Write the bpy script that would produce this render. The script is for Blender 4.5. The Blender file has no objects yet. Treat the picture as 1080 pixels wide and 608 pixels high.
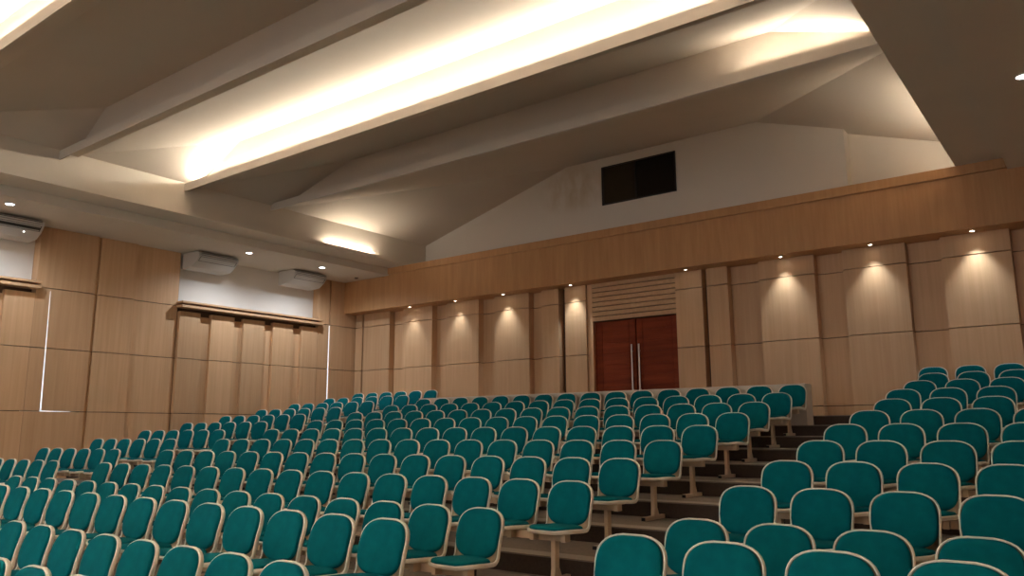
import bpy, bmesh, math, random
from mathutils import Vector, Matrix
random.seed(7)
S = bpy.context.scene
COL = S.collection

# ------------------------------------------------------------------ materials
def new_mat(name):
    m = bpy.data.materials.new(name); m.use_nodes = True
    nt = m.node_tree
    return m, nt, nt.nodes['Principled BSDF']

def plain(name, col, rough=.6, metal=0., spec=.5, noise=0., nscale=8., bump=0., bscale=200.):
    m, nt, b = new_mat(name)
    b.inputs['Base Color'].default_value = (*col, 1)
    b.inputs['Roughness'].default_value = rough
    b.inputs['Metallic'].default_value = metal
    b.inputs['Specular IOR Level'].default_value = spec
    tc = nt.nodes.new('ShaderNodeTexCoord')
    if noise:
        n = nt.nodes.new('ShaderNodeTexNoise'); n.inputs['Scale'].default_value = nscale; n.inputs['Detail'].default_value = 5
        nt.links.new(tc.outputs['Object'], n.inputs['Vector'])
        r = nt.nodes.new('ShaderNodeValToRGB')
        r.color_ramp.elements[0].position = .3; r.color_ramp.elements[1].position = .7
        r.color_ramp.elements[0].color = (*[c * (1 - noise) for c in col], 1)
        r.color_ramp.elements[1].color = (*[min(1, c * (1 + noise)) for c in col], 1)
        nt.links.new(n.outputs['Fac'], r.inputs['Fac']); nt.links.new(r.outputs['Color'], b.inputs['Base Color'])
    if bump:
        n = nt.nodes.new('ShaderNodeTexNoise'); n.inputs['Scale'].default_value = bscale
        nt.links.new(tc.outputs['Object'], n.inputs['Vector'])
        bp = nt.nodes.new('ShaderNodeBump'); bp.inputs['Strength'].default_value = bump; bp.inputs['Distance'].default_value = .004
        nt.links.new(n.outputs['Fac'], bp.inputs['Height']); nt.links.new(bp.outputs['Normal'], b.inputs['Normal'])
    return m

def wood(name, c1, c2, scale=(14, 14, .5), rough=.45, tone=.1, spec=.4):
    """veneer with fine grain along the axis whose scale is small; slight tone change from sheet to sheet"""
    m, nt, b = new_mat(name)
    N = nt.nodes.new; L = nt.links.new
    tc = N('ShaderNodeTexCoord'); mp = N('ShaderNodeMapping'); mp.inputs['Scale'].default_value = scale
    oi = N('ShaderNodeObjectInfo')
    add = N('ShaderNodeVectorMath'); add.operation = 'ADD'
    L(tc.outputs['Object'], mp.inputs['Vector']); L(mp.outputs['Vector'], add.inputs[0])
    sc = N('ShaderNodeMath'); sc.operation = 'MULTIPLY'; sc.inputs[1].default_value = 40
    L(oi.outputs['Random'], sc.inputs[0]); L(sc.outputs[0], add.inputs[1])
    n = N('ShaderNodeTexNoise'); n.inputs['Scale'].default_value = 1.; n.inputs['Detail'].default_value = 6; n.inputs['Roughness'].default_value = .6
    L(add.outputs[0], n.inputs['Vector'])
    r = N('ShaderNodeValToRGB'); r.color_ramp.elements[0].position = .3; r.color_ramp.elements[1].position = .72
    r.color_ramp.elements[0].color = (*c1, 1); r.color_ramp.elements[1].color = (*c2, 1)
    L(n.outputs['Fac'], r.inputs['Fac'])
    hsv = N('ShaderNodeHueSaturation')
    mr = N('ShaderNodeMapRange'); mr.inputs['To Min'].default_value = 1 - tone; mr.inputs['To Max'].default_value = 1 + tone
    L(oi.outputs['Random'], mr.inputs['Value']); L(mr.outputs[0], hsv.inputs['Value'])
    L(r.outputs['Color'], hsv.inputs['Color']); L(hsv.outputs['Color'], b.inputs['Base Color'])
    b.inputs['Roughness'].default_value = rough; b.inputs['Specular IOR Level'].default_value = spec
    return m

def emit(name, col, strength):
    m, nt, b = new_mat(name)
    b.inputs['Base Color'].default_value = (.9, .9, .9, 1)
    b.inputs['Emission Color'].default_value = (*col, 1)
    b.inputs['Emission Strength'].default_value = strength
    return m

def plaster_stained():
    """cream plaster with brown water stains left of the projection window"""
    m, nt, b = new_mat('stained_plaster')
    N = nt.nodes.new; L = nt.links.new
    tc = N('ShaderNodeTexCoord')
    mp = N('ShaderNodeMapping'); mp.inputs['Location'].default_value = (10.75, 0, -6.25)
    L(tc.outputs['Object'], mp.inputs['Vector'])
    sep = N('ShaderNodeSeparateXYZ'); L(mp.outputs['Vector'], sep.inputs[0])
    cmb = N('ShaderNodeCombineXYZ')
    sx = N('ShaderNodeMath'); sx.operation = 'MULTIPLY'; sx.inputs[1].default_value = .85; L(sep.outputs['X'], sx.inputs[0])
    sz = N('ShaderNodeMath'); sz.operation = 'MULTIPLY'; sz.inputs[1].default_value = 1.35; L(sep.outputs['Z'], sz.inputs[0])
    L(sx.outputs[0], cmb.inputs[0]); L(sz.outputs[0], cmb.inputs[2])
    ln = N('ShaderNodeVectorMath'); ln.operation = 'LENGTH'; L(cmb.outputs[0], ln.inputs[0])
    mr = N('ShaderNodeMapRange'); mr.inputs['From Min'].default_value = .3; mr.inputs['From Max'].default_value = 1.0
    mr.inputs['To Min'].default_value = 1; mr.inputs['To Max'].default_value = 0; L(ln.outputs['Value'], mr.inputs['Value'])
    ns = N('ShaderNodeTexNoise'); ns.inputs['Scale'].default_value = 1.; ns.inputs['Detail'].default_value = 4
    m2 = N('ShaderNodeMapping'); m2.inputs['Scale'].default_value = (3.2, 3.2, 1.5); L(tc.outputs['Object'], m2.inputs['Vector']); L(m2.outputs[0], ns.inputs['Vector'])
    r2 = N('ShaderNodeMapRange'); r2.inputs['From Min'].default_value = .36; r2.inputs['From Max'].default_value = .68; L(ns.outputs['Fac'], r2.inputs['Value'])
    mul = N('ShaderNodeMath'); mul.operation = 'MULTIPLY'; L(mr.outputs[0], mul.inputs[0]); L(r2.outputs[0], mul.inputs[1])
    m3 = N('ShaderNodeMath'); m3.operation = 'MULTIPLY'; m3.inputs[1].default_value = .75; L(mul.outputs[0], m3.inputs[0])
    mix = N('ShaderNodeMix'); mix.data_type = 'RGBA'
    mix.inputs['A'].default_value = (.72, .67, .60, 1); mix.inputs['B'].default_value = (.46, .34, .19, 1)
    L(m3.outputs[0], mix.inputs['Factor']); L(mix.outputs['Result'], b.inputs['Base Color'])
    b.inputs['Roughness'].default_value = .85
    return m

OAK1, OAK2 = (.575, .352, .194), (.665, .432, .253)
M = {}
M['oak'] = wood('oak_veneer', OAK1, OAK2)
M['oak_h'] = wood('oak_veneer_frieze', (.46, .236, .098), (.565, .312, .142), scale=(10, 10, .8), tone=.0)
M['oak_l'] = wood('oak_ledge', OAK1, OAK2, scale=(14, .5, 14), tone=.05)
M['groove'] = plain('shadow_gap', (.09, .045, .022), .8)
M['slot'] = wood('dark_reveal', (.09, .038, .018), (.12, .05, .024), tone=0)
M['door'] = wood('mahogany_door', (.17, .028, .009), (.29, .052, .016), scale=(.6, 9, 9), rough=.5, tone=.0, spec=.15)
M['steel'] = plain('brushed_steel', (.62, .60, .58), .28, 1.)
M['plaster'] = plain('cream_plaster', (.69, .635, .555), .85, noise=.02, nscale=1.2)
M['plaster_st'] = plaster_stained()
M['ceil'] = plain('ceiling_paint', (.61, .545, .47), .9, noise=.02, nscale=.8)
M['wallwhite'] = plain('white_wall_paint', (.80, .775, .74), .85, noise=.025, nscale=1.5)
M['fabric'] = plain('teal_upholstery', (.0008, .138, .166), .9, spec=.08, noise=.10, nscale=14., bump=.35, bscale=420.)
M['rim'] = plain('cream_plastic_edge', (.94, .90, .79), .42, noise=.03, nscale=20)
M['shell'] = plain('tan_plastic_shell', (.46, .345, .225), .5)
M['beam'] = plain('beige_painted_steel', (.68, .54, .39), .45, noise=.03, nscale=15)
M['cap'] = plain('black_end_plug', (.012, .012, .012), .5)
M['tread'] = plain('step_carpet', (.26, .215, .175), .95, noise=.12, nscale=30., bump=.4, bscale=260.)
M['tread_front_band'] = plain('step_front_band', (.42, .36, .295), .75, noise=.08, nscale=40.)  # lighter band along the front edge of each tread
M['riser'] = plain('riser_dark', (.066, .045, .034), .95, noise=.15, nscale=40.)  # riser faces, darker than the treads
M['parapet'] = plain('beige_parapet_paint', (.74, .66, .56), .7, noise=.05, nscale=3.)
M['glass'] = plain('dark_window_glass', (.010, .008, .006), .08)
M['blackframe'] = plain('black_window_frame', (.012, .010, .009), .4)
M['acwhite'] = plain('air_conditioner_casing', (.56, .53, .49), .5)
M['acdark'] = plain('air_conditioner_slot', (.035, .03, .026), .6)
M['chrome'] = plain('lamp_ring', (.75, .74, .72), .3, .8)
M['day'] = emit('daylight_gap', (.82, .90, 1.), .62)
M['cove'] = emit('warm_cove_tube', (1., .89, .73), 130.)
M['cove_s'] = emit('warm_cove_tube_bright', (1., .87, .70), 85.)
M['cove_fill'] = emit('added_front_fill_tube', (1., .95, .86), 390.)  # added fill tubes for the unseen front bays, stronger than the visible coves
M['lens'] = emit('warm_lamp_lens', (1., .90, .74), 18.)
M['lens_dim'] = emit('warm_lamp_lens_dim', (1., .88, .70), 7.)
M['lens_c'] = emit('cool_lamp_lens', (.85, .93, 1.), 16.)
M['led'] = emit('indicator', (1, 1, 1), 6.)

# ------------------------------------------------------------------ mesh helpers
def mesh_obj(name, bm, mat, parent=None, smooth=False, mats=None, bevel=0.):
    me = bpy.data.meshes.new(name)
    bmesh.ops.recalc_face_normals(bm, faces=bm.faces)
    bm.to_mesh(me); bm.free()
    for mm in (mats or [mat]): me.materials.append(mm)
    if smooth:
        for p in me.polygons: p.use_smooth = True
    o = bpy.data.objects.new(name, me); COL.objects.link(o)
    if parent is not None: o.parent = parent
    if bevel:
        md = o.modifiers.new('bevel', 'BEVEL'); md.width = bevel; md.segments = 2; md.limit_method = 'ANGLE'
    return o

def box(bm, x0, x1, y0, y1, z0, z1, mi=0):
    v = [bm.verts.new(p) for p in ((x0, y0, z0), (x1, y0, z0), (x1, y1, z0), (x0, y1, z0), (x0, y0, z1), (x1, y0, z1), (x1, y1, z1), (x0, y1, z1))]
    for f in ((0, 3, 2, 1), (4, 5, 6, 7), (0, 1, 5, 4), (1, 2, 6, 5), (2, 3, 7, 6), (3, 0, 4, 7)):
        bm.faces.new([v[i] for i in f]).material_index = mi

def boxes(lst):
    bm = bmesh.new()
    for b in lst: box(bm, *b)
    return bm

def polys(lst):
    bm = bmesh.new()
    for f in lst: bm.faces.new([bm.verts.new(p) for p in f])
    return bm

def prism_y(bm, pts, y0, y1):
    """polygon in x,z extruded along y"""
    a = [bm.verts.new((x, y0, z)) for x, z in pts]; b = [bm.verts.new((x, y1, z)) for x, z in pts]
    bm.faces.new(a); bm.faces.new(b[::-1])
    for i in range(len(pts)):
        j = (i + 1) % len(pts); bm.faces.new((a[i], b[i], b[j], a[j]))

def cyl(bm, c, r, h, axis='z', seg=20, r2=None):
    r2 = r if r2 is None else r2
    ra, rb = [], []
    for k in range(seg):
        a = 2 * math.pi * k / seg; u, w = math.cos(a), math.sin(a)
        if axis == 'z': pa, pb = (u * r, w * r, 0), (u * r2, w * r2, h)
        elif axis == 'x': pa, pb = (0, u * r, w * r), (h, u * r2, w * r2)
        else: pa, pb = (u * r, 0, w * r), (u * r2, h, w * r2)
        ra.append(bm.verts.new([c[i] + pa[i] for i in range(3)])); rb.append(bm.verts.new([c[i] + pb[i] for i in range(3)]))
    bm.faces.new(ra[::-1]); bm.faces.new(rb)
    for k in range(seg):
        j = (k + 1) % seg; bm.faces.new((ra[k], ra[j], rb[j], rb[k]))

def ring(bm, c, r0, r1, h, seg=24):
    vs = []
    for k in range(seg):
        a = 2 * math.pi * k / seg; u, w = math.cos(a), math.sin(a)
        vs.append([bm.verts.new((c[0] + u * r, c[1] + w * r, c[2] + z)) for r, z in ((r0, 0), (r1, 0), (r1, h), (r0, h))])
    for k in range(seg):
        j = (k + 1) % seg
        for q in range(4):
            p = (q + 1) % 4; bm.faces.new((vs[k][q], vs[j][q], vs[j][p], vs[k][p]))

def struct(o): o['kind'] = 'structure'; return o
def thing(name, label, cat, loc=(0, 0, 0), group=None):
    o = bpy.data.objects.new(name, None); o.empty_display_size = .1; COL.objects.link(o); o.location = loc
    o['label'] = label; o['category'] = cat; o['kind'] = 'thing'
    if group: o['group'] = group
    return o
def tag(o, label, cat, group=None):
    o['label'] = label; o['category'] = cat
    if group: o['group'] = group
    return o

# ------------------------------------------------------------------ camera
F_PX, YAW, PITCH, ROLL = 833.77, .64761, .17963, -.00501
cy, sy, cp, sp = math.cos(YAW), math.sin(YAW), math.cos(PITCH), math.sin(PITCH)
fwd = Vector((-sy * cp, cy * cp, sp)); right = Vector((cy, sy, 0)); up = right.cross(fwd)
r2 = math.cos(ROLL) * right + math.sin(ROLL) * up; u2 = -math.sin(ROLL) * right + math.cos(ROLL) * up
cam = bpy.data.cameras.new('camera'); cam.sensor_width = 36; cam.sensor_fit = 'HORIZONTAL'; cam.lens = F_PX * 36 / 1080
cam.clip_start = .05; cam.clip_end = 200
co = bpy.data.objects.new('camera', cam); COL.objects.link(co)
mw = Matrix.Identity(4)
for i in range(3): mw[i][0], mw[i][1], mw[i][2] = r2[i], u2[i], -fwd[i]
co.matrix_world = mw
S.camera = co
def px(P):
    d = Vector(P); c = d.dot(fwd)
    if c < .1: return (-9999, -9999)
    return (540 + F_PX * d.dot(r2) / c, 304 - F_PX * d.dot(u2) / c)

# ------------------------------------------------------------------ dimensions
XW, XR = -18.48, 1.35               # left and right walls
YB, YF, YW = 16.40, 15.95, 16.90    # back panels, frieze face, plaster wall above
YN = -9.0                           # open front end of the built part of the hall
ZS, ZU = 4.52, 4.727                # soffit, step above it
XLIP, XIN = -15.84, -16.02          # left trough lip and inner wall of the coffer
XLIPR, XINR = -1.87, -1.67
TREAD0, RISE, DEPTH, FRONT0 = -1.465, .171, 1.027, 3.116
def tread_z(i): return TREAD0 + RISE * (i - 1) if i >= 1 else (TREAD0 if i == 0 else TREAD0 - RISE)

# ------------------------------------------------------------------ floor: stepped tiers
levels = [(-1, YN, FRONT0)] + [(1, FRONT0, FRONT0 + 2 * DEPTH)] + [(i, FRONT0 + i * DEPTH, FRONT0 + (i + 1) * DEPTH) for i in range(2, 11)] + [(11, FRONT0 + 11 * DEPTH, YW)]
SPL = -2.80; OFF = .20              # the right-hand block stands a little further back than the aisle
fl, ri, no = [], [], []
for i, y0, y1 in levels:
    z = tread_z(i)
    for xa, xb, o in ((XW - .3, SPL, 0.), (SPL, XR, OFF)):
        a = y0 + (o if y0 > YN else 0); b = y1 + (o if y1 < YW else 0)
        fl.append((xa, xb, a, b, -2.1, z))
        if y0 > YN:
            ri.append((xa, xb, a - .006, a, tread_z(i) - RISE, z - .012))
            no.append((xa, xb, a - .010, a + .20, z, z + .004))
floor = struct(mesh_obj('floor', boxes(fl), M['tread']))
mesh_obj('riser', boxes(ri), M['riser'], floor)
mesh_obj('tread_front_band', boxes(no), M['tread_front_band'], floor)

# ------------------------------------------------------------------ left wall
def stacked(y0, y1, xf, xb, z0, z1, cuts, bm=None):
    """sheets of veneer one above another with a thin open joint"""
    bm = bm or bmesh.new(); g = .008; zs = [z0] + [c for c in cuts if z0 < c < z1] + [z1]
    for a, b in zip(zs, zs[1:]):
        box(bm, xb, xf, y0 + .002, y1 - .002, a + (g if a != z0 else 0), b - (g if b != z1 else 0))
    return bm
CUT = (.48, 1.84, 3.16)
wl = struct(mesh_obj('wall_left', boxes([(XW - .5, XW - .30, YN, YW, -2.1, ZS + .3)]), M['wallwhite']))
mesh_obj('backing', boxes([(XW - .3, XW - .13, YN, 7.22, -2.0, 3.14), (XW - .3, XW - .13, 8.45, 10.62, -2.0, ZS), (XW - .3, XW - .13, 10.62, 14.97, -2.0, 3.14), (XW - .3, XW - .13, 15.38, YW, -2.0, ZS)]), M['groove'], wl)
for y0, y1, d, top in ((7.25, 8.5, .0, ZS), (8.5, 8.58, .07, ZS), (8.58, 9.45, .03, ZS), (9.45, 10.6, .10, ZS), (14.98, 15.385, .02, ZS), (15.43, 16.46, .02, ZS)):
    mesh_obj('panel', stacked(y0, y1, XW - d, XW - (.299 if y0 in (7.25, 14.98) else .13), -1.9, top, CUT), M['oak'], wl)
mesh_obj('panel', stacked(YN, 3.0, XW, XW - .13, -1.9, ZS, CUT), M['oak'], wl)
def bay(groups, gaps):
    for y0, y1 in groups: mesh_obj('panel', stacked(y0, y1, XW, XW - .13, -1.9, 3.02, CUT), M['oak'], wl)
    for y0, y1 in gaps: mesh_obj('panel', stacked(y0, y1, XW - .09, XW - .13, -1.9, 2.94, CUT), M['oak'], wl)
bay([(10.62, 11.19), (11.50, 12.18), (12.46, 13.13), (13.41, 14.08), (14.38, 14.96)], [(11.19, 11.50), (12.18, 12.46), (13.13, 13.41), (14.08, 14.38)])
bay([(3.0, 3.5), (3.8, 4.45), (4.75, 5.42), (5.7, 6.35), (6.65, 7.25)], [(3.5, 3.8), (4.45, 4.75), (5.42, 5.7), (6.35, 6.65)])
for k, (y0, y1) in enumerate(((3.0, 7.29), (10.57, 15.02))):
    t = struct(mesh_obj('trim_%d' % (k + 1), boxes([(XW - .13, XW + .19, y0, y1, 3.215, 3.262), (XW - .13, XW + .17, y0, y1, 3.105, 3.165), (XW - .13, XW - .09, y0 + .02, y1 - .02, 3.165, 3.215)]), M['oak_l'], bevel=.003))
# daylight showing past two concealed door leaves
def gap(pts, n):
    bm = bmesh.new(); a = [bm.verts.new(p) for p in pts]; b = [bm.verts.new((p[0] - .02, p[1], p[2])) for p in pts]
    bm.faces.new(a); bm.faces.new(b[::-1])
    for i in range(len(a)):
        j = (i + 1) % len(a); bm.faces.new((a[i], b[i], b[j], a[j]))
    return struct(mesh_obj('trim_%d' % n, bm, M['day']))
gx = XW + .006
gap([(gx, 7.545, 3.10), (gx, 7.550, 3.10), (gx, 7.597, .492), (gx, 8.20, .478), (gx, 8.20, .474), (gx, 7.572, .474)], 3)
gap([(XW - .03, 15.397, 3.14), (XW - .03, 15.415, 3.14), (XW - .03, 15.43, .2), (XW - .03, 15.385, .2)], 4)

# ------------------------------------------------------------------ right wall (outside the frame, closes the hall)
wr = struct(mesh_obj('wall_right', boxes([(XR, XR + .2, YN, YW, -2.1, ZS + .3)]), M['wallwhite']))
for y0, y1 in ((YN, -4), (-4, 0), (0, 4), (4, 8), (8, 12), (12, YB)):
    mesh_obj('panel', stacked(y0, y1, XR - .06, XR, -1.9, ZS, CUT), M['oak'], wr)

# ------------------------------------------------------------------ back wall
wb = struct(mesh_obj('wall_back', boxes([(XW - .3, -9.98, YB + .26, YW + .2, -.2, ZU), (-7.76, XR + .2, YB + .26, YW + .2, -.2, ZU), (-9.98, -7.76, YB + .10, YW + .2, 2.62, ZU), (-9.98, -7.76, YW + .05, YW + .2, -.2, 2.62)]), M['groove']))
def sheet(x0, x1, yf, cuts=CUT, top=3.56, z0=.06):
    bm = bmesh.new(); g = .008; zs = [z0] + [c for c in cuts if z0 < c < top] + [top]
    for a, b in zip(zs, zs[1:]):
        box(bm, x0 + .002, x1 - .002, yf, YB + .26, a + (g if a != z0 else 0), b - (g if b != top else 0))
    return bm
CB = (.47, 1.83, 3.155)
for x0, x1 in ((-18.46, -18.16), (-18.09, -16.97), (-16.41, -15.26), (-14.72, -13.55), (-13.0, -11.86), (-11.47, -10.94), (-10.75, -10.13), (-7.74, -7.09), (-6.98, -6.49), (-5.80, -4.64), (-4.08, -2.92), (-2.32, -1.20), (-.60, .55)):
    mesh_obj('panel', sheet(x0, x1, YB, CB), M['oak'], wb)
for x0, x1 in ((-18.16, -18.09), (-16.97, -16.41), (-15.26, -14.72), (-13.55, -13.0), (-11.86, -11.47), (-6.49, -5.80), (-4.64, -4.08), (-2.92, -2.32), (-1.20, -.60), (.55, XR)):
    mesh_obj('panel', sheet(x0, x1, YB + .20, CB), M['oak'], wb)
for x0, x1 in ((-10.94, -10.75), (-7.09, -6.98)):
    mesh_obj('reveal', boxes([(x0, x1, YB + .22, YB + .27, .06, 3.56)]), M['slot'], wb)
mesh_obj('door_jamb', boxes([(-10.13, -9.98, YB + .06, YW, .24, 3.56)]), M['oak'], wb)
# slatted panel over the door
n = 8; h = (3.57 - 2.62) / n
mesh_obj('slatted_panel', boxes([(-9.99, -7.745, YB + .03, YB + .095, 2.62 + k * h + .010, 2.62 + (k + 1) * h - .010) for k in range(n)]), M['oak_l'], wb)
# frieze and cornice
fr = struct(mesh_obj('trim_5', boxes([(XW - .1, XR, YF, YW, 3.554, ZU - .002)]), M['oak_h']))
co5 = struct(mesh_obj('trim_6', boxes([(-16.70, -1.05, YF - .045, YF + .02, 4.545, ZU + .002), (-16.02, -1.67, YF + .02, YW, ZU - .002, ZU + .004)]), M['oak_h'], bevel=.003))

# plaster gable wall above the frieze, its right end stepping back
XV = -3.97; Y2 = 17.25
def ceil_last(x):  # height of the last bay's ceiling where it meets the gable
    return min(6.90, 5.5 + .275 * (x - XIN), 5.5 + .335 * (XINR - x))
bm = bmesh.new()
xs = [XIN, -10.93, -5.85, XV]
topz = [ceil_last(x) + .03 for x in xs]
f = [(xs[0], 4.70)] + [(x, z) for x, z in zip(xs, topz)] + [(XV, 4.70)]
a = [bm.verts.new((x, YW, z)) for x, z in f]; b = [bm.verts.new((x, Y2 + .1, z)) for x, z in f]
bm.faces.new(a); bm.faces.new(b[::-1])
for i in range(len(f)):
    j = (i + 1) % len(f); bm.faces.new((a[i], b[i], b[j], a[j]))
struct(mesh_obj('wall_gable', bm, M['plaster_st']))
struct(mesh_obj('wall_gable_recess', boxes([(XV - .02, XINR + .1, Y2, Y2 + .15, 4.70, 7.4), (XV, XINR + .1, YW, Y2, 4.69, 4.728)]), M['plaster']))

# projection window
w1 = thing('window_1', 'x', 'window', (-8.85, YW, 6.15)); del w1['label']; del w1['category']; struct(w1)
def local(bm, loc):
    bmesh.ops.translate(bm, verts=bm.verts, vec=-Vector(loc)); return bm
WX0, WX1, WZ0, WZ1 = -9.875, -7.825, 5.645, 6.655
L1 = (-8.85, YW, 6.15)
mesh_obj('window_frame', local(boxes([(WX0, WX1, YW - .03, YW, WZ0, WZ0 + .035), (WX0, WX1, YW - .03, YW, WZ1 - .035, WZ1), (WX0, WX0 + .06, YW - .03, YW, WZ0, WZ1), (WX1 - .035, WX1, YW - .03, YW, WZ0, WZ1), (-8.93, -8.88, YW - .03, YW, WZ0, WZ1)]), L1), M['blackframe'], w1)
mesh_obj('pane', local(boxes([(WX0 + .06, -8.93, YW - .012, YW - .002, WZ0 + .035, WZ1 - .035)]), L1), plain('smoky_pane', (.030, .022, .012), .15), w1)
mesh_obj('pane', local(boxes([(-8.88, WX1 - .035, YW - .012, YW - .002, WZ0 + .035, WZ1 - .035)]), L1), M['glass'], w1)

# double door
d1 = thing('door_1', 'x', 'door', (-8.87, YB + .2, .245)); del d1['label']; del d1['category']; struct(d1)
LD = (-8.87, YB + .2, .245)
for x0, x1, hx in ((-9.95, -8.885, -8.965), (-8.855, -7.765, -8.775)):
    bm = bmesh.new(); yb0, yb1 = YB + .17, YB + .22
    box(bm, x0, x1, yb0 + .012, yb1, .25, 2.615)
    box(bm, x0, x0 + .16, yb0, yb0 + .012, .25, 2.615); box(bm, x1 - .16, x1, yb0, yb0 + .012, .25, 2.615)
    nb = 9; hh = (2.615 - .25) / nb
    for k in range(nb): box(bm, x0 + .172, x1 - .172, yb0 + .002, yb0 + .012, .25 + k * hh + .008, .25 + (k + 1) * hh - .008)
    leaf = mesh_obj('door_leaf', local(bm, LD), M['door'], d1, bevel=.003)
    bm = bmesh.new(); cyl(bm, (hx, yb0 - .06, .75), .02, 1.26, seg=14)
    for z in (.95, 1.85): cyl(bm, (hx, yb0 - .06, z), .009, .062, 'y', 10)
    mesh_obj('pull_handle', local(bm, LD), M['steel'], leaf, smooth=False)
mesh_obj('door_frame', local(boxes([(-9.98, -9.95, YB + .14, YB + .26, .245, 2.62), (-7.765, -7.745, YB + .14, YB + .26, .245, 2.62)]), LD), M['door'], d1)

# parapet behind the middle block
struct(mesh_obj('wall_parapet', boxes([(-13.1, -4.155, 13.66, 14.0, -.10, .775), ]), M['parapet'], bevel=.006))

# ------------------------------------------------------------------ ceiling
BEAMS = [(-7.2, 5.30), (-4.4, 5.30), (-1.60, 5.30), (1.20, 5.30), (3.90, 5.30), (6.45, 5.30), (9.10, 5.30), (11.38, 5.36)]
LEFT_S = [.4, .5, .5, .5, .5, .62, .45, .275]; RIGHT_S = [.4, .4, .4, .4, .4, .4, .34, .335]
ceil_faces = []; beam_objs = []
prev_back = YN; zlow = 5.5
for k, (yb, zb) in enumerate(BEAMS):
    yf = yb + .30
    zt = 6.19 if k else 6.0
    xl = XIN + (zt - zlow) / LEFT_S[k]; xr_ = XINR - (zt - zlow) / RIGHT_S[k]
    y0 = prev_back
    ceil_faces += [[(XIN, y0, zlow), (XINR, y0, zlow), (xr_, yf, zt), (xl, yf, zt)],
                   [(XIN, y0, zlow), (xl, yf, zt), (XIN, yf, zlow)], [(XINR, y0, zlow), (XINR, yf, zlow), (xr_, yf, zt)]]
    # beam: upright face that carries the lamp trough, soffit and front lip
    bm = bmesh.new()
    zs_ = zb + .15
    face = [(XIN, zs_), (XINR, zs_), (XINR, max(zlow, zs_ + .01)), (xr_, zt), (xl, zt), (XIN, max(zlow, zs_ + .01))]
    a = [bm.verts.new((x, yf, z)) for x, z in face]; b = [bm.verts.new((x, yf + .06, z)) for x, z in face]
    bm.faces.new(a); bm.faces.new(b[::-1])
    for i in range(6):
        j = (i + 1) % 6; bm.faces.new((a[i], b[i], b[j], a[j]))
    box(bm, XIN, XINR, yb + .03, yf, zb + .15, zb + .18)
    box(bm, XIN, XINR, yb, yb + .03, zb, zb + .18)
    struct(mesh_obj('beam_%d' % (k + 1), bm, M['ceil']))
    prev_back = yf + .04
y0 = prev_back
fa, fb = -10.93, -5.85; zt = 6.90
s = (zt - zlow) / (YW - y0)
ye = Y2 + .1; ze = zlow + s * (ye - y0)
ceil_faces += [[(XIN, y0, zlow), (XINR, y0, zlow), (fb, YW, zt), (fa, YW, zt)],
               [(fa, YW, zt), (fb, YW, zt), (fb, ye, zt), (fa, ye, zt)],
               [(XIN, y0, zlow), (fa, YW, zt), (XIN, YW, zlow)],
               [(XIN, YW, zlow), (fa, YW, zt), (fa, ye, zt), (XIN, ye, zlow)],
               [(XINR, y0, zlow), (XINR, YW, zlow), (fb, YW, zt)],
               [(fb, YW, zt), (XINR, YW, zlow), (XINR, ye, zlow), (fb, ye, zt)]]
struct(mesh_obj('ceiling', polys(ceil_faces), M['ceil']))
# bulkheads along both sides: soffit, step, trough, lip and inner wall
def bulk(name, xw, xf, xl, xi, sgn):
    o = []
    def bx(xa, xb, z0, z1): o.append((min(xa, xb), max(xa, xb), YN, YF + .02 if z1 < 4.8 else Y2 + .1, z0, z1))
    bx(xw, xf, ZS, ZS + .05)                       # soffit
    bx(xf - sgn * .05, xf, ZS + .05, ZU + .02)     # fascia
    bx(xf - sgn * .05, xl, ZU, ZU + .02)           # underside of the step
    bx(xl - sgn * .03, xl, ZU + .02, ZU + .10)     # lip
    o.append((min(xi - sgn * .08, xi), max(xi - sgn * .08, xi), YN, Y2 + .1, ZU + .01, 5.52))   # inner wall
    bm = boxes(o)
    return struct(mesh_obj(name, bm, M['plaster']))
bulk('ceiling_bulkhead_left', XW - .3, -16.60, XLIP, XIN, 1)
bulk('ceiling_bulkhead_right', XR + .1, -1.08, XLIPR, XINR, -1)

# ------------------------------------------------------------------ lamps
def cove(axis, p0, length, mat, label, r=.011):
    t = thing('cove_light', label, 'cove light', p0, 'tube lamps hidden in the ceiling coves')
    bm = bmesh.new(); cyl(bm, (0, 0, .012), r, length, axis, 10); mesh_obj('tube', bm, mat, t, smooth=True)
    w = .014
    bm = boxes([(0, length, -w, w, -.012, .002)] if axis == 'x' else [(-w, w, 0, length, -.012, .002)])
    mesh_obj('batten', bm, M['acwhite'], t)
    if axis == 'x':                    # added unseen plate behind the tube shields the beam face, throws light forward
        mesh_obj('added_reflector', boxes([(0, length, .015, .019, .002, .034)]), M['acwhite'], t)
    return t
def beam_cove(k, x0, x1, mat, label):
    yb, zb = BEAMS[k]; return cove('x', (x0, yb + .125, zb + .198), x1 - x0, mat, label)
for k, wh in ((0, 'fourth beam behind the viewer'), (1, 'third beam behind the viewer'), (2, 'beam just behind the viewer'), (3, 'beam above the viewer')):
    beam_cove(k, -15.7, -2.0, M['cove_fill'], 'added unseen fill tube in the cove of the ' + wh)  # tubes added out of view to brighten the hall from above
beam_cove(4, -15.7, -2.0, M['cove'], 'lit warm tube in the cove at the upper left corner of the ceiling')
beam_cove(6, -15.75, -1.95, M['cove'], 'long lit warm tube in the brightly glowing middle ceiling cove')
beam_cove(7, -4.2, -2.3, M['cove_s'], 'short lit warm tube at the right end of the rearmost ceiling cove')
cove('y', (-15.915, 13.1, ZU + .062), 1.7, M['cove_s'], 'short lit warm tube in the left trough near the back corner')
cove('y', (-1.79, 13.6, ZU + .062), 2.9, M['cove_s'], 'lit warm tube behind the right bulkhead edge near the back wall')

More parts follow.
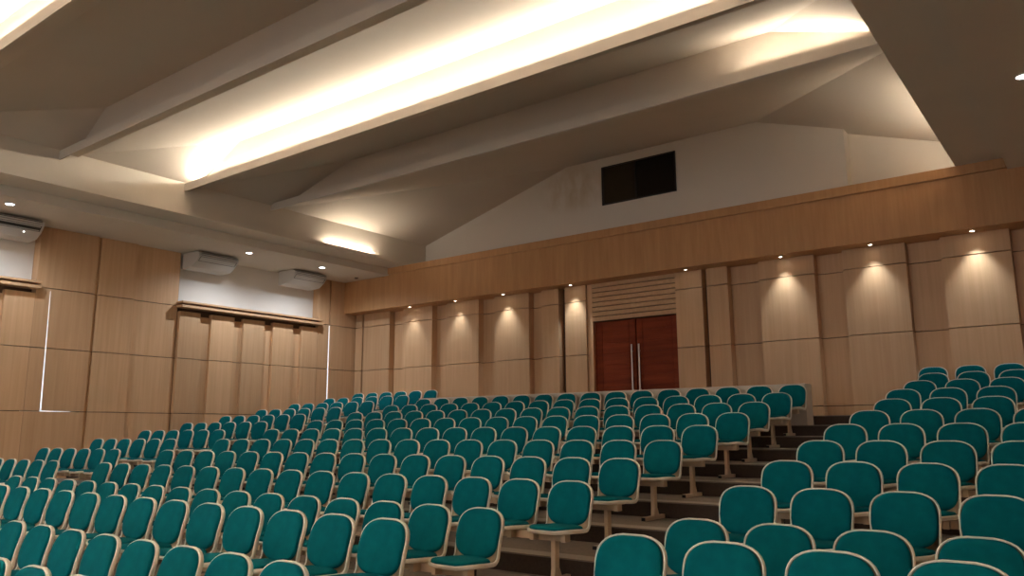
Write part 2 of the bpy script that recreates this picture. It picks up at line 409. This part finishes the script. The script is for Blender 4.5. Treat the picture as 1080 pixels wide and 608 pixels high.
def spot(name, loc, energy, size, blend, col, parent):
    l = bpy.data.lights.new(name, 'SPOT'); l.energy = energy; l.spot_size = size; l.spot_blend = blend; l.color = col; l.shadow_soft_size = .025
    o = bpy.data.objects.new(name, l); COL.objects.link(o); o.parent = parent; o.location = loc
    return o
WH = ['above the leftmost wall panel of the back wall', 'second from the left along the wooden frieze', 'third from the left along the wooden frieze',
      'just left of the double door', 'just right of the double door, lens dim', 'first lit wall panel right of the double door',
      'second lit wall panel right of the double door', 'rightmost lit wall panel, near the right bulkhead']
FX = [-15.95, -14.21, -12.54, -10.44, -7.37, -5.24, -3.49, -1.75]
EN = [30, 40, 60, 62, 1.5, 56, 56, 60]
for x, wh, e in zip(FX, WH, EN):
    lab = 'small round frieze downlight ' + (wh if not wh[0:5] in ('first', 'secon', 'right') or 'along' in wh else 'over the ' + wh)
    t = thing('downlight', lab, 'downlight', (x, 16.19, 3.554), 'downlights under the wooden frieze')
    bm = bmesh.new(); ring(bm, (0, 0, -.012), .036, .055, .012); mesh_obj('trim_ring', bm, M['chrome'], t, smooth=True)
    bm = bmesh.new(); cyl(bm, (0, 0, -.005), .037, .004); mesh_obj('lens', bm, M['lens_dim'] if e < 5 else M['lens'], t)
    spot('beam', (0, 0, -.02), e, math.radians(76), .95, (.86, .95, 1.), t)
SL = [(-17.15, 6.09, 'cool white soffit downlight at the far left, beside the left air conditioner'),
      (-17.20, 11.64, 'cool white soffit downlight right of the middle air conditioner'),
      (-17.20, 13.99, 'cool white soffit downlight in front of the rear air conditioner'),
      (-.50, 11.7, 'cool soffit downlight at the right edge, under the right bulkhead'),
      ]
for x, y, lab in SL:
    t = thing('downlight', lab, 'downlight', (x, y, ZS), 'downlights in the side soffits')
    bm = bmesh.new(); ring(bm, (0, 0, -.014), .075, .10, .014); mesh_obj('trim_ring', bm, M['acwhite'], t, smooth=True)
    bm = bmesh.new(); cyl(bm, (0, 0, -.008), .077, .006); mesh_obj('lens', bm, M['lens_c'], t)
    spot('beam', (0, 0, -.02), 120 if x < -10 else 30, math.radians(156), .7, (.88, .94, 1.), t)

# ------------------------------------------------------------------ air conditioners under the left soffit
def aircon(y0, lab, dark):
    t = thing('air_conditioner', lab, 'air conditioner', (XW, y0, ZS - .012), 'ceiling air conditioners')
    prof = [(-.12, 0), (.50, 0), (.62, -.05), (.63, -.14), (.50, -.26), (.30, -.38), (-.12, -.40)]
    bm = bmesh.new(); prism_y(bm, prof, 0, 1.13)
    mesh_obj('casing', bm, M['acwhite'], t, bevel=.015)
    def front(y0_, y1_, t0, t1, off=.004):   # quad on the raked front between the points (.63,-.14) and (.50,-.26)
        n = Vector((.12, 0, -.13)).normalized() * off
        A, B = Vector((.63, 0, -.14)), Vector((.50, 0, -.26))
        p = A.lerp(B, t0) + n; q = A.lerp(B, t1) + n
        return [(p.x, y0_, p.z), (p.x, y1_, p.z), (q.x, y1_, q.z), (q.x, y0_, q.z)]
    fs = [front(.05, 1.08, .08, .14), front(.05, 1.08, .86, .92), front(.05, .065, .08, .92), front(1.065, 1.08, .08, .92)]
    if dark: fs += [front(.05, 1.08, .30, .72)]
    mesh_obj('grille', polys(fs), M['acdark'], t)
    bm = polys([[(.634, .05, -.06), (.634, 1.08, -.06), (.634, 1.08, -.075), (.634, .05, -.075)], [(.634, .05, -.11), (.634, 1.08, -.11), (.634, 1.08, -.118), (.634, .05, -.118)]])
    mesh_obj('air_slot', bm, M['acdark'], t)
    if dark:
        bm = bmesh.new(); cyl(bm, (.45, .8, -.298), .012, .012); mesh_obj('indicator_lamp', bm, M['led'], t)
    return t
aircon(5.92, 'ceiling air conditioner at far left with wide dark open louvre', True)
aircon(10.66, 'white ceiling air conditioner left of the first downlight above the long ledge', False)
aircon(13.58, 'white ceiling air conditioner nearest the back left corner', False)
bm = bmesh.new(); cyl(bm, (0, 0, -.03), .05, .03, r2=.06); o = mesh_obj('smoke_detector', bm, plain('dark_plastic', (.09, .07, .06), .5), None)
o.location = (-17.6, 15.6, ZS); tag(o, 'small dark round sensor on the soffit in the back left corner', 'sensor')

# ------------------------------------------------------------------ chair prototype
# profile of the one-piece shell seen from the side: list of (y, z), y = 0 and z = .845 at the top of the back
def build_profile():
    pts = [(-.480, .446), (-.468, .455), (-.44, .460), (-.40, .461), (-.33, .457), (-.26, .452), (-.20, .448)]
    c = (-.155, .505); r = .058
    for k in range(1, 8):
        a = math.radians(-90 + k * 80 / 7); pts.append((c[0] + r * math.cos(a), c[1] + r * math.sin(a)))
    y, z = pts[-1]
    for k in range(1, 13):
        t = k / 12; pts.append((y + (0 - y) * (t ** 1.1), z + (.845 - z) * t))
    return pts
PROF = build_profile()
CUM = [0.]
for p, q in zip(PROF, PROF[1:]): CUM.append(CUM[-1] + math.dist(p, q))
LEN = CUM[-1]
def prof_at(s):
    s = max(0, min(LEN, s))
    for i in range(len(CUM) - 1):
        if s <= CUM[i + 1] or i == len(CUM) - 2:
            t = (s - CUM[i]) / (CUM[i + 1] - CUM[i]); p, q = PROF[i], PROF[i + 1]
            ty, tz = q[0] - p[0], q[1] - p[1]; l = math.hypot(ty, tz)
            return p[0] + ty * t, p[1] + tz * t, ty / l, tz / l
def surf(x, s, off=0.):
    """point of the shell at width x and arc length s, pushed off along the sitter's side normal"""
    y, z, ty, tz = prof_at(s)
    ya, za, ta, tb = prof_at(s - .02); yb_, zb_, tc_, td = prof_at(s + .02)
    ty, tz = ta + tc_, tb + td; l = math.hypot(ty, tz); ty /= l; tz /= l
    ny, nz = -tz, ty
    w = max(0, min(1, (s - .34) / .2))
    y -= .30 * x * x * w
    return Vector((x, y + ny * off, z + nz * off))
SJ = min(range(len(PROF)), key=lambda i: abs(PROF[i][0] + .10) + abs(PROF[i][1] - .50)); SJ = CUM[SJ]
HB = LEN - SJ
def half_width(s):
    # front corners rounded, waist slightly narrower, broad rounded top
    if s < .11:
        t = 1 - s / .11; return .221 * (1 - t ** 2.2) ** (1 / 3.4) if t < 1 else 0
    if s > LEN - .17:
        t = (s - (LEN - .17)) / .17; return .231 * max(0, 1 - t ** 2.9) ** (1 / 2.6)
    t = (s - .11) / (LEN - .28); return .221 + .010 * t - .004 * math.sin(math.pi * t)
def make_chair():
    root = thing('auditorium_chair', 'x', 'chair')
    ss = [0, .004, .012, .025, .045, .07, .10] + [.11 + k * (LEN - .28) / 22 for k in range(1, 22)] + [LEN - .17 + .17 * math.sin(math.pi / 2 * k / 9) for k in range(10)]
    # boundary loop
    edge = [(half_width(s), s) for s in ss if half_width(s) > 1e-4]
    loop = edge + [(-x, s) for x, s in reversed(edge)]
    # shell plate
    bm = bmesh.new(); NU = 10; rows = []
    for s in ss:
        w = max(half_width(s), 1e-3)
        rows.append([bm.verts.new(surf(w * (2 * u / NU - 1), s, 0)) for u in range(NU + 1)])
    for a, b in zip(rows, rows[1:]):
        for u in range(NU): bm.faces.new((a[u], a[u + 1], b[u + 1], b[u]))
    ext = bmesh.ops.solidify(bm, geom=bm.faces[:], thickness=.007)
    mesh_obj('shell', bm, M['shell'], root, smooth=True)
    # moulded edge: rounded strip swept round the shell outline, deeper than it is wide
    bm = bmesh.new(); prev = None; first = None; sec = []
    for k in range(10):
        a = 2 * math.pi * k / 10; sec.append((.0088 * math.cos(a), .019 * math.sin(a) - .012))
    n = len(loop)
    for i in range(n):
        x, s = loop[i]
        x0, s0 = loop[i - 1]; x1, s1 = loop[(i + 1) % n]
        dx, ds = x1 - x0, s1 - s0; l = math.hypot(dx, ds) or 1
        ox, os_ = ds / l, -dx / l                      # outward in the surface
        P = surf(x, s); e = .004
        O = (surf(x + ox * e, max(0, min(LEN, s + os_ * e))) - P)
        Nn = surf(x, s, .01) - P; Nn.normalize()
        T = surf(x + dx / l * e, max(0, min(LEN, s + ds / l * e))) - surf(x - dx / l * e, max(0, min(LEN, s - ds / l * e)))
        if T.length < 1e-6: T = surf(x + dx * .5, s) - surf(x - dx * .5, s)
        T.normalize(); O = Nn.cross(T).normalized()
        C0 = surf(0, LEN * .5)
        r = [bm.verts.new(P + O * a + Nn * b) for a, b in sec]
        if prev:
            for q in range(10): bm.faces.new((prev[q], prev[(q + 1) % 10], r[(q + 1) % 10], r[q]))
        else: first = r
        prev = r
    for q in range(10): bm.faces.new((prev[q], prev[(q + 1) % 10], first[(q + 1) % 10], first[q]))
    mesh_obj('edge_trim', bm, M['rim'], root, smooth=True)
    # upholstered pads
    def pad(name, outline, sc, th):
        bm = bmesh.new(); N = len(outline); rings = []
        prof = [(1.0, .001), (1.0, th * .45), (.975, th * .75), (.93, th * .92), (.82, th), (.55, th * 1.12), (.25, th * 1.18)]
        for f, o in prof:
            rings.append([bm.verts.new(surf(x * f, sc + (s - sc) * f, o)) for x, s in outline])
        for a, b in zip(rings, rings[1:]):
            for i in range(N):
                j = (i + 1) % N; bm.faces.new((a[i], a[j], b[j], b[i]))
        c = bm.verts.new(surf(0, sc, th * 1.2))
        for i in range(N): bm.faces.new((rings[-1][i], rings[-1][(i + 1) % N], c))
        return mesh_obj(name, bm, M['fabric'], root, smooth=True)
    s_mid = SJ + .125; out = []
    for k in range(48):
        a = 2 * math.pi * k / 48; ca, sa = math.cos(a), math.sin(a)
        nn = 3.2 if sa >= 0 else 2.6
        hx = .2225 if sa >= 0 else .2185; hs = (LEN - .010 - s_mid) if sa >= 0 else (s_mid - SJ + .040)
        out.append((hx * math.copysign(abs(ca) ** (2 / nn), ca), s_mid + hs * math.copysign(abs(sa) ** (2 / nn), sa)))
    pad('back_pad', out, s_mid, .032)
    s_mid2 = .195; out = []
    for k in range(48):
        a = 2 * math.pi * k / 48; ca, sa = math.cos(a), math.sin(a)
        nn = 3.6
        hs = .185 if sa >= 0 else .186
        out.append((.213 * math.copysign(abs(ca) ** (2 / nn), ca), s_mid2 + hs * math.copysign(abs(sa) ** (2 / nn), sa)))
    pad('seat_pad', out, s_mid2, .027)
    return root
CH = make_chair(); CH_PARTS = list(CH.children); used = [False]
def put_chair(x, y, zt, label, group):
    if not used[0]: c = CH; used[0] = True
    else:
        c = CH.copy(); COL.objects.link(c)
        for p in CH_PARTS:
            q = p.copy(); COL.objects.link(q); q.parent = c
    c.location = (x, y, zt); c.rotation_euler = (0, 0, random.uniform(-.012, .012))
    c['label'] = label; c['category'] = 'chair'; c['group'] = group
    return c

# beam with T-shaped legs that carries one row
def leg_meshes():
    bm = bmesh.new(); prof = [(-.340, .40), (-.272, .40), (-.272, .13), (-.230, .045), (-.350, .045), (-.340, .13)]
    a = [bm.verts.new((-.022, y, z)) for y, z in prof]; b = [bm.verts.new((.022, y, z)) for y, z in prof]
    bm.faces.new(a); bm.faces.new(b[::-1])
    for i in range(len(prof)):
        j = (i + 1) % len(prof); bm.faces.new((a[i], b[i], b[j], a[j]))
    leg = mesh_obj('leg', bm, M['beam'], None, bevel=.004)
    foot = mesh_obj('foot', boxes([(-.024, .024, -.56, -.10, .004, .046)]), M['beam'], leg, bevel=.004)
    cap = mesh_obj('end_plug', boxes([(-.021, .021, -.568, -.558, .008, .042)]), M['cap'], leg)
    cap2 = mesh_obj('end_plug', boxes([(-.021, .021, -.102, -.092, .008, .042)]), M['cap'], leg)
    return leg, foot, cap, cap2
LEG = leg_meshes(); leg_used = [False]
def bracket_mesh():
    bm = bmesh.new()
    prof = [(-.43, .448), (-.14, .442), (-.14, .420), (-.347, .420), (-.347, .360), (-.43, .360)]
    a = [bm.verts.new((-.022, y, z)) for y, z in prof]; b = [bm.verts.new((.022, y, z)) for y, z in prof]
    bm.faces.new(a); bm.faces.new(b[::-1])
    for i in range(len(prof)):
        j = (i + 1) % len(prof); bm.faces.new((a[i], b[i], b[j], a[j]))
    return mesh_obj('bracket', bm, M['beam'], None, bevel=.003)
BRACKET = bracket_mesh(); bracket_used = [False]
def put_beam(xs, y, zt, label):
    x0, x1 = min(xs) - .142, max(xs) + .142
    t = thing('seating_beam', label, 'seating beam', ((x0 + x1) / 2, y, zt), 'beams under the rows of chairs')
    mesh_obj('rail', boxes([(x0 - t.location.x, x1 - t.location.x, -.345, -.265, .355, .42)]), M['beam'], t, bevel=.004)
    for xa, xb in ((x0 - .004, x0), (x1, x1 + .004)):
        mesh_obj('rail_plug', boxes([(xa - t.location.x, xb - t.location.x, -.338, -.272, .362, .413)]), M['cap'], t)
    for x in xs:
        for dx in (-.165, .165):
            if bracket_used[0]: b = BRACKET.copy(); COL.objects.link(b)
            else: b = BRACKET; bracket_used[0] = True
            b.parent = t; b.location = (x + dx - t.location.x, 0, 0)
    srt = sorted(xs, reverse=True)
    pick = srt[::3] if len(srt) > 2 else srt
    if srt[-1] not in pick: pick = pick + [srt[-1]]
    for x in pick:
        if not leg_used[0]: l = LEG[0]; leg_used[0] = True
        else:
            l = LEG[0].copy(); COL.objects.link(l)
            for p in LEG[1:]:
                q = p.copy(); COL.objects.link(q); q.parent = l
        l.parent = t; l.location = (x - t.location.x, 0, 0)

NTH = ['', 'first', 'second', 'third', 'fourth', 'fifth', 'sixth', 'seventh', 'eighth', 'ninth', 'tenth', 'eleventh', 'twelfth', 'thirteenth', 'fourteenth', 'fifteenth', 'sixteenth', 'seventeenth', 'eighteenth']
def row_name(k): return 'back row' if k == 1 else '%s row from back' % NTH[k]
Y0, DY = 4.205, 1.03
def row_y(i): return Y0 + DY * i
def visible(x, y, z):
    a = [px((x + dx, y + dy, z + dz)) for dx in (-.24, .24) for dy, dz in ((-.02, .85), (-.47, .40))]
    return max(p[0] for p in a) > -3 and min(p[0] for p in a) < 1083 and min(p[1] for p in a) < 609
# middle block
MID_END = {-2: -4.18, -1: -4.23, 0: -4.31, 1: -4.26, 2: -4.05, 3: -4.12, 4: -4.14, 5: -4.15, 6: -4.13, 7: -4.21, 8: -4.22, 9: -4.30}
ROWY = {-1: 3.27, -2: 2.26}
for i in range(-2, 10):
    y = ROWY.get(i, row_y(i)); z = tread_z(i); xe = MID_END[i]; p = (12.74 + xe) / 15
    k = 10 - i; xs = []
    for j in range(17 if i < 2 else 16):
        x = xe - p * j
        if i == -2 and j == 0: continue
        if not visible(x, y, z): continue
        xs.append(x)
        pos = 'at the stepped aisle' if j == 0 else '%s from the stepped aisle' % NTH[j + 1]
        if i <= -1: pos = ('at the right end' if j == 0 else '%s from the right end' % NTH[j + 1])
        lab = 'green padded chair %s, %s, middle block' % (pos, {-2: 'frontmost visible row', -1: 'second row from front'}.get(i, row_name(k)))
        put_chair(x, y, z, lab, 'chairs of the middle block')
    if xs: put_beam(xs, y, z, 'beige steel beam on T-legs under the %s of the middle block' % {-2: 'frontmost visible row', -1: 'second row from front'}.get(i, row_name(k)))
# right-hand block
RX = [-2.43, -2.47, -2.48, -2.49, -2.48, -2.49, -2.46, -2.40, -2.46, -2.41, -2.38, -2.54]
for i in range(12):
    y = row_y(i) + .215; z = tread_z(i); xs = []
    for j in range(6):
        x = RX[i] + .5827 * j
        if not visible(x, y, z): continue
        xs.append(x)
        pos = 'at the stepped aisle' if j == 0 else '%s from the stepped aisle' % NTH[j + 1]
        put_chair(x, y, z, 'green padded chair %s, %s, right-hand block' % (pos, row_name(12 - i)), 'chairs of the right-hand block')
    put_beam(xs, y, z, 'beige steel beam on T-legs under the %s of the right-hand block' % row_name(12 - i))
# left-hand block
LX = {2: -17.34, 3: -17.34, 4: -17.29, 5: -17.30, 6: -17.36, 7: -17.41, 8: -17.42, 9: -17.44, 10: -17.27, 11: -17.25}
for i in range(1, 12):
    y = row_y(i); z = tread_z(i); xs = []
    for j in range(6):
        x = LX.get(i, -17.3) + .5636 * j
        if not visible(x, y, z): continue
        xs.append(x)
        pos = 'at the left wall end' if j == 0 else '%s from the left wall' % NTH[j + 1]
        put_chair(x, y, z, 'green padded chair %s, %s, left-hand block' % (pos, row_name(12 - i)), 'chairs of the left-hand block')
    if xs: put_beam(xs, y, z, 'beige steel beam on T-legs under the %s of the left-hand block' % row_name(12 - i))

# ------------------------------------------------------------------ world and view
w = bpy.data.worlds.new('hall_front_light'); S.world = w; w.use_nodes = True
bg = w.node_tree.nodes['Background']; bg.inputs['Color'].default_value = (1., .98, .95, 1); bg.inputs['Strength'].default_value = .75
S.view_settings.view_transform = 'Standard'; S.view_settings.look = 'None'; S.view_settings.gamma = 1; S.view_settings.exposure = 0.72
S.view_settings.use_curve_mapping = False
S.cycles.max_bounces = 10; S.cycles.diffuse_bounces = 6
